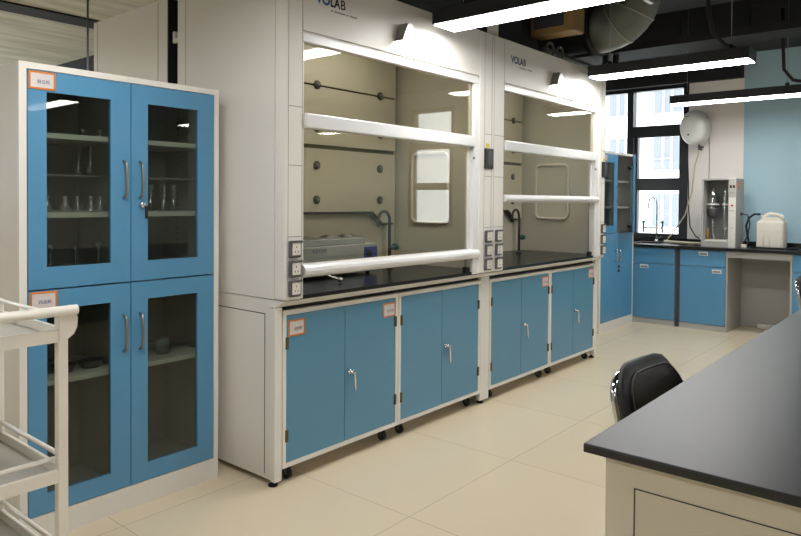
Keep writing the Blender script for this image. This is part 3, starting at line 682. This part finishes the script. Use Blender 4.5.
tag(obj('water_hose', MB().tube([(-2.24,7.64,1.86),(-2.27,7.70,1.79),(-2.31,7.74,1.70),(-2.34,7.74,1.4),(-2.40,7.72,1.15),(-2.50,7.70,.98),(-2.57,7.64,.865)],.007,8), 'hose_cream'), 'pale hose running from the heater valve down to the sink', 'hose')
tag(obj('wall_cable', MB().tube([(-2.185,7.78,2.05),(-2.175,7.79,1.8),(-2.18,7.79,1.5)],.004,6), 'mid_grey'), 'thin grey cable down the wall right of the water heater', 'cable')

# ================================================================== PENDANT LAMPS
def lamp_first():
    x0,x1,ya,yb,z = -.552,.552,-.098,.098,0
    t = thing('pendant_lamp', 'x', 'lamp', (0,0,2.22), 'black linear pendant lamps')
    o_ = Vector((0,0,2.22)); ORG[t.name] = o_
    obj('housing', MB().box(x0,x1,ya,yb,2.224,2.30,.003), 'lamp_black', t)
    obj('diffuser', MB().box(x0+.010,x1-.010,ya+.010,yb-.010,2.219,2.2239), 'lamp_glow', t)
    for x in (-.42,.42):
        c = obj('cable_grip', MB().lathe([(.018,0),(.018,.03),(.006,.04)],(x,0,2.30),'z',12), 'black_plastic', t)
        obj('suspension_wire', MB().tube([(x,0,2.335),(x,0,3.295)],.0022,6), 'steel', c)
    return t
L0 = lamp_first()
spots = [(-1.655,2.975,'black linear pendant lamp nearest the camera, crossing the top of the nearer fume hood'),
         (-1.66,4.895,'black linear pendant lamp above the farther hood, in front of the window'),
         (-1.66,6.70,'black linear pendant lamp hanging before the water heater'),
         (-1.66,1.05,'black linear pendant lamp above the glass door cabinet aisle'),(-1.66,-.85,'black linear pendant lamp behind the camera, over the left aisle')]
for k in range(5):
    y = (-.85,1.05,2.975,4.895,6.70)[k]
    spots.append((1.9,y,'black linear pendant lamp added out of view for room light, row %s from the window' % ('five','four','three','two','one')[k]))  # unseen lamp row added to keep the room bright
for x,y,w in ((-5.4,-.6,'front'),(-5.4,1.0,'rear'),(-8.0,1.0,'outer')): spots.append((x,y,'black linear pendant lamp added out of view to light the left aisle, %s one' % w))  # unseen lamps added to light the bay behind the hoods
for k,(x,y,lb) in enumerate(spots):
    if k == 0: L0.location = (x,y,2.22); L0['label'] = lb
    else: dup(L0,(x,y,2.22),lb)

# ================================================================== CEILING SERVICES
dk = thing('exhaust_duct', 'round grey exhaust duct elbow hanging below the dark ceiling', 'duct', (-2.0,5.05,2.45))
def arc(c, r, a0, a1, n):
    return [(c[0]+r*math.cos(math.radians(a0+(a1-a0)*k/n)), c[1], c[2]+r*math.sin(math.radians(a0+(a1-a0)*k/n))) for k in range(n+1)]
R_ = .185
pth = [(-2.34,5.26,2.675),(-2.28,5.25,2.675)]+arc((-2.26,5.22,2.93),.255,-85,-5,8)+[(-2.005,5.20,3.29)]
obj('elbow', MB().tube(pth, R_, 28, cap=False), 'duct', dk)
obj('flange', MB().tube([(-2.39,5.26,2.675),(-2.33,5.26,2.675)], R_+.02, 28), 'duct_dark', dk)
obj('feed_pipe', MB().tube([(-2.9,5.28,2.675),(-2.39,5.26,2.675)], R_-.02, 24), 'duct_dark', dk)
for i in (4,7):
    p, q = Vector(pth[i]), Vector(pth[i+1]); d = (q-p).normalized()
    obj('seam_band', MB().tube([p-d*.006,p+d*.006], R_+.006, 28), 'galv', dk)
obj('collar', MB().tube([(-2.005,5.20,3.05),(-2.005,5.20,3.08)], R_+.02, 28), 'galv', dk)
act = thing('damper_actuator', 'yellow brown actuator box with dark cover above the farther hood', 'actuator', (-2.23,4.3,2.43))
obj('box', MB().box(-2.42,-2.08,4.3,4.46,2.455,2.67,.01), 'actuator', act)
obj('cover', MB().box(-2.39,-2.16,4.29,4.30,2.50,2.665,.003), 'actuator_dark', act)
obj('bracket', MB().box(-2.24,-2.22,4.36,4.40,2.66,3.30), 'conduit', act)
fd = tag(obj('damper_duct', MB().box(-2.62,-2.43,4.20,4.44,2.322,3.29), 'beam_dark'), 'dark square riser duct behind the yellow actuator box', 'duct')
for k,(y0,z,lb) in enumerate(((4.72,2.42,'grey conduit on top of the farther hood, nearer the front'),(4.80,2.50,'grey conduit above the farther hood, behind another'))):
    tag(obj('conduit', MB().tube([(-2.50-.1*k,4.60,2.321),(-2.50-.1*k,4.60,2.40),(-2.50-.1*k,4.66,2.435),(-2.50-.1*k,5.9,2.425),(-2.50-.1*k,6.0,2.46),(-2.50-.1*k,6.02,2.629)],.028,12), 'conduit'), lb, 'conduit', None)
fl = MB()
for k,(a,b) in enumerate(((4.45,.055),(4.60,.05))):
    fl.tube([(-2.34,a+b*math.cos(t),2.38+b*.9*math.sin(t)) for t in [k2*math.pi/8 for k2 in range(16)]],.010,8,closed=True)
tag(obj('coiled_hose', fl, 'conduit'), 'grey coiled flexible hose on top of the farther hood', 'hose')
# beams, trays and bars running across
tag(obj('cable_tray', MB().box(-3.2,1.5,5.93,5.96,2.63,2.70).box(-3.2,1.5,6.20,6.23,2.63,2.70).box(-3.2,1.5,5.96,6.20,2.63,2.64), 'beam_dark'), 'long black cable tray crossing above the far lamps', 'cable tray')
struct('trim_5', MB().box(-3.2,4,5.35,5.75,2.86,3.3), 'beam_dark')                    # dark beam across the room
struct('trim_6', MB().box(-13,4,7.30,7.80,2.86,3.3), 'ceil_dark')                     # dropped edge beam at the far wall
tag(obj('sprinkler_pipe', MB().tube([(-3.1,6.55,2.76),(1.5,6.55,2.76)],.03,12), 'conduit'), 'grey pipe crossing below the ceiling close to the far wall', 'pipe')
for k,(x,y) in enumerate(((-1.95,6.08),(-1.40,6.08),(-2.5,6.08))):
    hg = MB().tube([(x,y,2.705),(x,y,3.29)],.008,8)
    tag(obj('tray_hanger', hg, 'beam_dark'), ('black hanger rod of the tray above the farther pendant lamp','black hanger rod of the tray near the duct elbow','black hanger rod of the tray above the window')[k], 'hanger')
for k,(x,y) in enumerate(((-1.62,4.75),(-1.15,4.9))):
    c = thing('duct_bracket', ('galvanised square bracket frame right of the duct elbow','galvanised bracket frame near the top right corner')[k], 'bracket', (x,y,2.68))
    obj('frame', MB().box(x-.16,x+.16,y-.10,y-.07,2.70,2.73).box(x-.16,x-.13,y-.07,y+.12,2.70,2.73).box(x+.13,x+.16,y-.07,y+.12,2.70,2.73), 'galv', c)
    obj('rod', MB().tube([(x-.14,y,2.73),(x-.14,y,3.29)],.007,8), 'steel', c)
    obj('rod', MB().tube([(x+.14,y,2.73),(x+.14,y,3.29)],.007,8), 'steel', c)
tag(obj('ceiling_cable', MB().tube([(-1.52,5.3,2.95),(-1.50,5.3,2.70),(-1.50,5.4,2.56),(-1.44,5.5,2.48),(-1.34,5.6,2.43)],.016,8), 'black_rubber'), 'black cable drooping beside the middle pendant lamp', 'cable')
tag(obj('ceiling_cable', MB().tube([(-1.22,6.35,2.9),(-1.22,6.4,2.60),(-1.23,6.5,2.42),(-1.18,6.6,2.34),(-1.05,6.66,2.31)],.014,8), 'black_rubber'), 'black cable hanging down to the farthest pendant lamp', 'cable')
tag(obj('hanging_conduit', MB().tube([(-3.10,1.462,0),(-3.10,1.462,3.29)],.005,8), 'steel'), 'thin steel conduit rising behind the glass door cabinet', 'conduit')

# ================================================================== ISLAND
isl = thing('island_bench', 'cream steel island bench with black epoxy top in the right foreground', 'lab bench', (.2,3.1,0))
obj('benchtop', MB().box(-.57,1.05,1.236,5.05,.802,.82,.003), 'island_epoxy', isl)
obj('end_panel', MB().box(-.535,1.0,1.262,1.30,.03,.8018,.002), 'cream_steel', isl)
obj('end_panel_seam', MB().box(-.478,-.476,1.2612,1.262,.06,.748).box(-.478,1.0,1.2612,1.262,.747,.749), 'seam', isl)
obj('core', MB().box(-.05,.55,1.30,4.98,.03,.8018), 'cream_steel', isl)
obj('end_panel', MB().box(-.535,1.0,4.96,5.0,.03,.8018,.002), 'cream_steel', isl)
obj('plinth', MB().box(-.50,.97,1.275,1.295,0,.03).box(-.03,.53,1.3,4.96,0,.03), 'dark_grey', isl)

# chairs: chrome tube frame, black padding
def chair():
    t = thing('visitor_chair', 'black padded chair with chrome tube frame tucked at the island, nearer one', 'chair', (0,0,0), 'chairs along the island')
    # faces +x, backrest along y, width .44
    bx = 0.0; hw = .208
    pts = []
    zt = .80
    # back loop: from seat rail up, rounded corners, down
    def back(y, z): return (bx-.02-(z-.45)*.22, y, z)
    loop = [back(-hw,.44),back(-hw,.60),back(-hw,.69)]
    for a in (0,22,45,68,90): loop.append(back(-hw+.07-.07*math.cos(math.radians(a)), .692+.07*math.sin(math.radians(a))))
    loop.append(back(0,.765))
    for a in (90,68,45,22,0): loop.append(back(hw-.11+.11*math.cos(math.radians(a)), .642+.11*math.sin(math.radians(a))))
    loop += [back(hw,.60),back(hw,.44)]
    obj('back_frame', MB().tube(loop,.011,10), 'chrome', t)
    # padded back: grid shell
    bm = MB(); n, mrow = 14, 12; front=[]; rear=[]
    def top(u):   # height of pad top along y
        e = abs(u)
        return .788 - (.055*max(0,(e-.55)/.45)**2 if u<0 else .12*max(0,(e-.45)/.55)**2)
    for layer,sg in ((front,1),(rear,-1)):
        for i in range(n+1):
            u = -1+2*i/n; row = []
            for j in range(mrow+1):
                w = j/mrow; z = .50+(top(u)-.50)*w; y = u*(hw-.006)
                edge = min(1,(1-abs(u))*6)*min(1,(1-w)*5+.0)*min(1,w*6); edge = math.sqrt(max(0,edge))
                x0, _, _ = back(0,z); curve = -.03*(1-u*u)
                row.append(bm.bm.verts.new((x0+.020+curve*.6+sg*(.006+.020*edge), y, z)))
            layer.append(row)
    for L,fl_ in ((front,False),(rear,True)):
        for i in range(n):
            for j in range(mrow):
                q = (L[i][j],L[i+1][j],L[i+1][j+1],L[i][j+1]); f = bm.bm.faces.new(q[::-1] if fl_ else q); f.smooth = True
    def side(A,B):
        for k in range(len(A)-1): f = bm.bm.faces.new((A[k],A[k+1],B[k+1],B[k])); f.smooth = True
    side([r[0] for r in front],[r[0] for r in rear]); side([r[-1] for r in front],[r[-1] for r in rear]); side(front[0],rear[0]); side(front[-1],rear[-1])
    bk = obj('backrest', bm, 'leather', t)
    pp = []
    for i in range(n+1):
        u = -1+2*i/n; z = top(u*.93)-.026; x0,_,_ = back(0,z)
        pp.append((x0-.018*(1-u*u)+.0465, u*(hw-.035), z))
    pp = [(back(0,.56)[0]+.045,-(hw-.03),.56)]+pp
    obj('piping', MB().tube(pp,.004,6), 'leather', bk)
    obj('seat', MB().box(bx+.0,bx+.40,-.21,.21,.43,.485,.02,seg=3), 'leather', t)
    for s in (-1,1):
        obj('leg', MB().tube([(bx+.38,s*hw,.42),(bx+.40,s*hw,.40),(bx+.415,s*(hw+.01),.0125)],.011,10), 'chrome', t)
        obj('leg', MB().tube([(bx-.017,s*hw,.435),(bx-.03,s*hw,.30),(bx-.06,s*(hw+.01),.0125)],.011,10), 'chrome', t)
        obj('seat_rail', MB().tube([(bx-.015,s*hw,.43),(bx+.38,s*hw,.42)],.010,10), 'chrome', t)
        for x in (bx+.415,bx-.06): obj('rubber_foot', MB().lathe([(.015,0),(.015,.02),(.012,.022)],(x,s*(hw+.01),0),'z',12), 'black_rubber', t)
    return t
c1 = chair(); c1.location = (-.715,2.17,0); c1.rotation_euler.z = math.radians(-6)
dup(c1, (-.80,5.30,0), 'black padded chair with chrome tube frame cut by the right photo edge, farther one', rotz=math.radians(4))

# ================================================================== CART
ct = thing('instrument_cart', 'white steel laboratory cart with three railed trays in the left foreground', 'cart', (-2.22,.48,0))
x0,x1,ya,yb = -2.475,-1.975,.10,.875
ps = .028
for (x,y) in ((x0,ya),(x0,yb-ps),(x1-ps,ya),(x1-ps,yb-ps)):
    p = obj('post', MB().box(x,x+ps,y,y+ps,.10,.955,.003), 'cart_white', ct)
    cs = obj('caster', MB().lathe([(0,-.014),(.036,-.014),(.038,-.008),(.038,.008),(.036,.014),(0,.014)],(x+ps/2,y+ps/2,.038),'y',18), 'black_rubber', ct)
    obj('caster_fork', MB().box(x-.002,x+ps+.002,y-.006,y-.002,.03,.088).box(x-.002,x+ps+.002,y+ps+.002,y+ps+.006,.03,.088).box(x-.004,x+ps+.004,y-.006,y+ps+.006,.088,.10), 'steel', cs)
for k,z in enumerate((.915,.513,.250)):
    h_ = .036
    tr = obj('tray_rim', MB().box(x0+ps,x1-ps,ya+.002,ya+.014,z-h_,z).box(x0+ps,x1-ps,yb-.014,yb-.002,z-h_,z).box(x0+.002,x0+.014,ya+ps,yb-ps,z-h_,z).box(x1-.016,x1-.002,ya+ps,yb-ps,z-h_,z), 'cart_white', ct)
    obj('tray_sheet', MB().box(x0+.012,x1-.014,ya+.012,yb-.012,z-h_+.006,z-h_+.010), 'cart_tray', tr)
    r_ = .007; zz = z+.034
    rails = [((x0+ps,yb-.012,zz),(x1-ps,yb-.012,zz)),((x0+ps,ya+.012,zz),(x1-ps,ya+.012,zz)),((x0+.012,ya+ps,zz),(x0+.012,yb-ps,zz))]
    if k: rails.append(((x1-.012,ya+ps,zz),(x1-.012,yb-ps,zz)))
    for p, q in rails: obj('guard_rail', MB().tube([p,q],r_,8), 'cart_white', ct)
hx = x1+.004
hd = obj('push_handle', MB().tube([(hx,ya-.02,.968),(hx,yb+.022,.968)],.0145,14), 'cart_white', ct)
pr = [(yb-.026,.975),(yb+.005,.983)]+[(yb-.005+.030*math.cos(math.radians(a)), .935+.047*math.sin(math.radians(a))) for a in (70,40,10,-20,-50,-80)]+[(yb-.026,.882)]
obj('handle_bracket', MB().prism(pr,'x',x1-.003,x1+.004), 'cart_white', hd)
